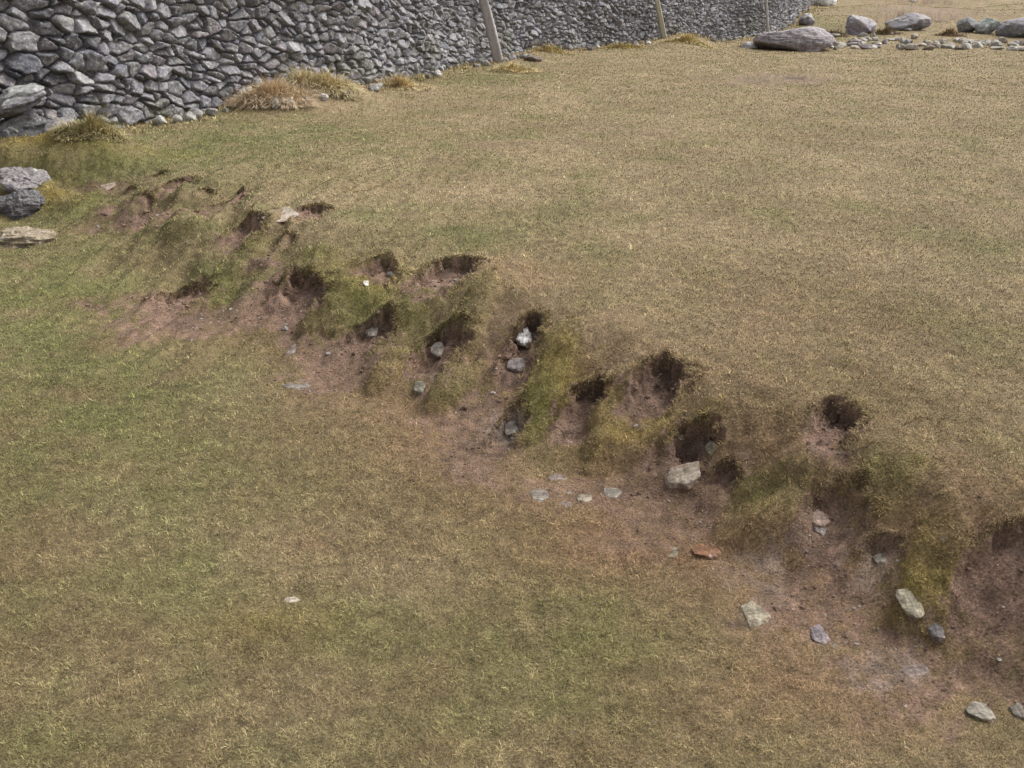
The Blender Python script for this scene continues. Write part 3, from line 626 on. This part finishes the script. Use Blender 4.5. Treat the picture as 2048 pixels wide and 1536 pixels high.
st = (u < .17)[:, None]; cb = np.where(st, (.35 * colr + .65 * np.array([.31, .235, .125])) * np.clip(br, .6, 1.15)[:, None], cb)
gr = (u > .86)[:, None]; cb = np.where(gr, (.5 * colr + .5 * np.array([.11, .14, .045])) * br[:, None], cb)
dk = ((u > .80) & (u < .86))[:, None]; cb = np.where(dk, colr * .45, cb)
cb = cb * 1.12
fcol, fb_, _, _ = turf(fr[:, 0], fr[:, 1]); fcut = hollow_field(fr[:, 0], fr[:, 1])[0]; ok = fcut < .045; fr = fr[ok]; fcol = fcol[ok]
n2_ = len(fr); xx = np.concatenate([xx, fr[:, 0]]); yy = np.concatenate([yy, fr[:, 1]]); zz = np.concatenate([zz, Hfull(fr[:, 0], fr[:, 1])])
h = np.concatenate([h, fr[:, 3]]); wd = np.concatenate([wd, np.maximum(.0012, .0006 * fr[:, 1]) * rng.uniform(.7, 1.4, n2_)]); az = np.concatenate([az, fr[:, 2]])
tilt = np.concatenate([tilt, rng.uniform(.5, 1.4, n2_)]); cb = np.concatenate([cb, (fcol * .7 + np.array([.20, .165, .07]) * .3) * np.exp(rng.normal(0, .35, n2_))[:, None]])
Vb, Fb, Cb = blades(xx, yy, zz, h, wd, az, tilt, cb)
grass = link('grass', mesh_from('grass', Vb, Fb, 3, m_grass, Cb, smooth=False), kind='stuff', label='short grazed turf grass covering the field and the eroded bank', category='grass')

# ------------------------------------------------------------------ grit and clods on the bare soil (nobody could count them)
NG = 60000
gy_ = np.exp(rng.uniform(math.log(1.2), math.log(9), NG)); gx_ = rng.uniform(-.65, .72, NG) * (gy_ + .4)
_, gb, _, gsc = turf(gx_, gy_)
ok = gb + .25 * fbm(gx_, gy_, .06, 2, 801) > .42 + .3 * rng.uniform(size=NG)
gx_, gy_, gsc = gx_[ok][:9000], gy_[ok][:9000], gsc[ok][:9000]; ng = len(gx_)
gz_ = Hfull(gx_, gy_); sz = .0018 * np.exp(rng.normal(0, .55, ng)) * np.clip(gy_ / 2, 1, 3)
v0, f0 = ico(0)
vv_ = v0[None] * (1 + rng.uniform(-.3, .3, (ng, len(v0), 1))) * sz[:, None, None] * np.array([1, 1, .6]) * np.exp(rng.normal(0, .25, (ng, 1, 3)))
vv_ += np.stack([gx_, gy_, gz_ + sz * .15], -1)[:, None]
ff_ = (f0[None] + np.arange(ng)[:, None, None] * len(v0)).reshape(-1)
st_ = rng.uniform(size=ng)[:, None] < .16
gc_ = np.where(st_, np.array([.33, .30, .27]) * rng.uniform(.6, 1.3, (ng, 1)), gsc * rng.uniform(.55, 1.25, (ng, 1)))
link('soil_grit', mesh_from('soil_grit', vv_.reshape(-1, 3), ff_, 3, m_rock, np.repeat(gc_[:, None], len(v0), 1).reshape(-1, 3), smooth=False), kind='stuff', label='grit and small clods lying on the bare red brown soil of the bank', category='gravel')

# ------------------------------------------------------------------ tussocks of long grass by the wall
def tussock(px, py, wpx, hpx, label, ca, cb_, seed, n=1500, name='grass_tussock'):
    r = np.random.default_rng(seed); g = gnd(px, py + hpx * .35)[0]; d = math.hypot(*g); W = wpx / F * d; Hh = hpx / F * d * .72
    n = int(n * 1.8); rad = r.uniform(0, 1, n) ** .62 * W * .52; th = r.uniform(0, 2 * np.pi, n)
    x = g[0] + rad * np.cos(th); y = g[1] + rad * np.sin(th) * .6
    lump = .55 + .9 * np.clip(fbm(x, y, W * .28, 2, seed + 600) + .5, 0, 1.2); z = Hfull(x, y)
    az = np.where(r.uniform(size=n) < .35, -1.2 + r.normal(0, .6, n), th + r.normal(0, .8, n)); L_ = Hh * r.uniform(.45, 1.25, n) * lump * (1.15 - .6 * rad / (W * .52))
    tilt = np.clip(rad / (W * .40) * 1.05 + r.normal(.1, .28, n), .02, 1.45)
    t = r.uniform(size=n)[:, None]; c = np.array(ca) * (1 - t) + np.array(cb_) * t; c *= 1.2 * np.exp(r.normal(0, .3, n))[:, None]
    V_, F_, C_ = blades(x, y, z, L_ * 1.15, np.full(n, max(.003, .00048 * d)) * r.uniform(.7, 1.5, n), az, tilt, c, bend=.75, tipmul=1.3, twist=r.uniform(-.5, .5, n))
    # second ring of low, dead, drooping blades
    o0 = np.array([g[0], g[1], float(Hfull(np.array([g[0]]), np.array([g[1]]))[0])])
    o = link(name, mesh_from(name, V_ - o0, F_, 3, m_grass, C_, smooth=False), label=label, category='tussock'); o.location = o0
    return o
tussock(548, 200, 150, 60, 'russet brown grass tussock against the foot of the wall', (.40, .29, .19), (.50, .41, .28), 1, 2600)
tussock(645, 192, 150, 46, 'straw coloured grass tussock just right of the russet one', (.50, .42, .27), (.38, .32, .18), 2, 2000)
tussock(800, 166, 120, 30, 'low spreading straw tussock at the wall foot between the russet clump and the leaning plank', (.50, .40, .25), (.38, .30, .16), 3, 1700)
tussock(1025, 134, 86, 26, 'small tussock of dry grass at the foot of the leaning plank', (.48, .38, .23), (.32, .27, .12), 4, 1300)
tussock(190, 300, 120, 44, 'straggly tussock of dead grass at the left end of the wall above the worn hollows', (.40, .32, .18), (.20, .19, .08), 5, 1900)
tussock(1100, 104, 90, 18, 'brown dry grass tuft along the wall right of the leaning plank', (.46, .34, .20), (.30, .28, .12), 6, 1000)
tussock(1375, 88, 100, 16, 'long low fringe of yellow brown grass around the middle post', (.46, .35, .19), (.33, .29, .13), 7, 1200)
tussock(1250, 92, 90, 14, 'low yellow green grass fringe left of the middle post', (.30, .26, .10), (.36, .26, .13), 8, 900)
tussock(1505, 88, 50, 16, 'small brown grass tuft at the left end of the largest boulder', (.32, .24, .12), (.24, .18, .09), 9, 600)
tussock(1662, 66, 60, 16, 'low brown heathery clump between the largest boulder and the rounded lilac one', (.24, .17, .11), (.16, .12, .07), 10, 700)
tussock(1768, 62, 60, 18, 'brown heathery clump between the rounded lilac boulder and the wide grey one', (.24, .17, .11), (.16, .13, .07), 11, 700)
tussock(1900, 66, 50, 14, 'brown clump left of the two small upright boulders', (.28, .20, .13), (.18, .13, .07), 12, 600)
# leafy green plant in the left tussock
def leafy(px, py, wpx, label):
    g = gnd(px, py + 12)[0]; d = math.hypot(*g); W = wpx / F * d; o0 = np.array([g[0], g[1] - .05, float(Hfull(np.array([g[0]]), np.array([g[1]]))[0]) + .02])
    V_ = []; F_ = []; C_ = []; r = random.Random(3)
    for i in range(26):
        a = r.uniform(0, 6.28); L_ = W * r.uniform(.35, .6); el = r.uniform(.25, 1.2)
        for s in range(7):
            t = (s + 1) / 7; c = np.array([math.cos(a) * math.cos(el), math.sin(a) * math.cos(el), math.sin(el) - .5 * t]) * L_ * t
            for sg in (-1, 1):
                sd_ = np.array([-math.sin(a), math.cos(a), .1]) * sg * L_ * .28 * (1.05 - t); fw = np.array([math.cos(a), math.sin(a), 0]) * L_ * .10
                b0 = len(V_); V_ += [c - fw * .6, c + fw * .6, c + sd_ + fw]; F_ += [b0, b0 + 1, b0 + 2]
                C_ += [np.array([.05, .10, .03]) * r.uniform(.7, 1.6)] * 3
    o = link('fern', mesh_from('fern', np.array(V_), np.array(F_), 3, m_grass, np.array(C_), smooth=False), label=label, category='fern'); o.location = o0
leafy(190, 286, 70, 'small dark green fern growing in the tussock at the left end of the wall')
print('verts', sum(len(m.vertices) for m in bpy.data.meshes))
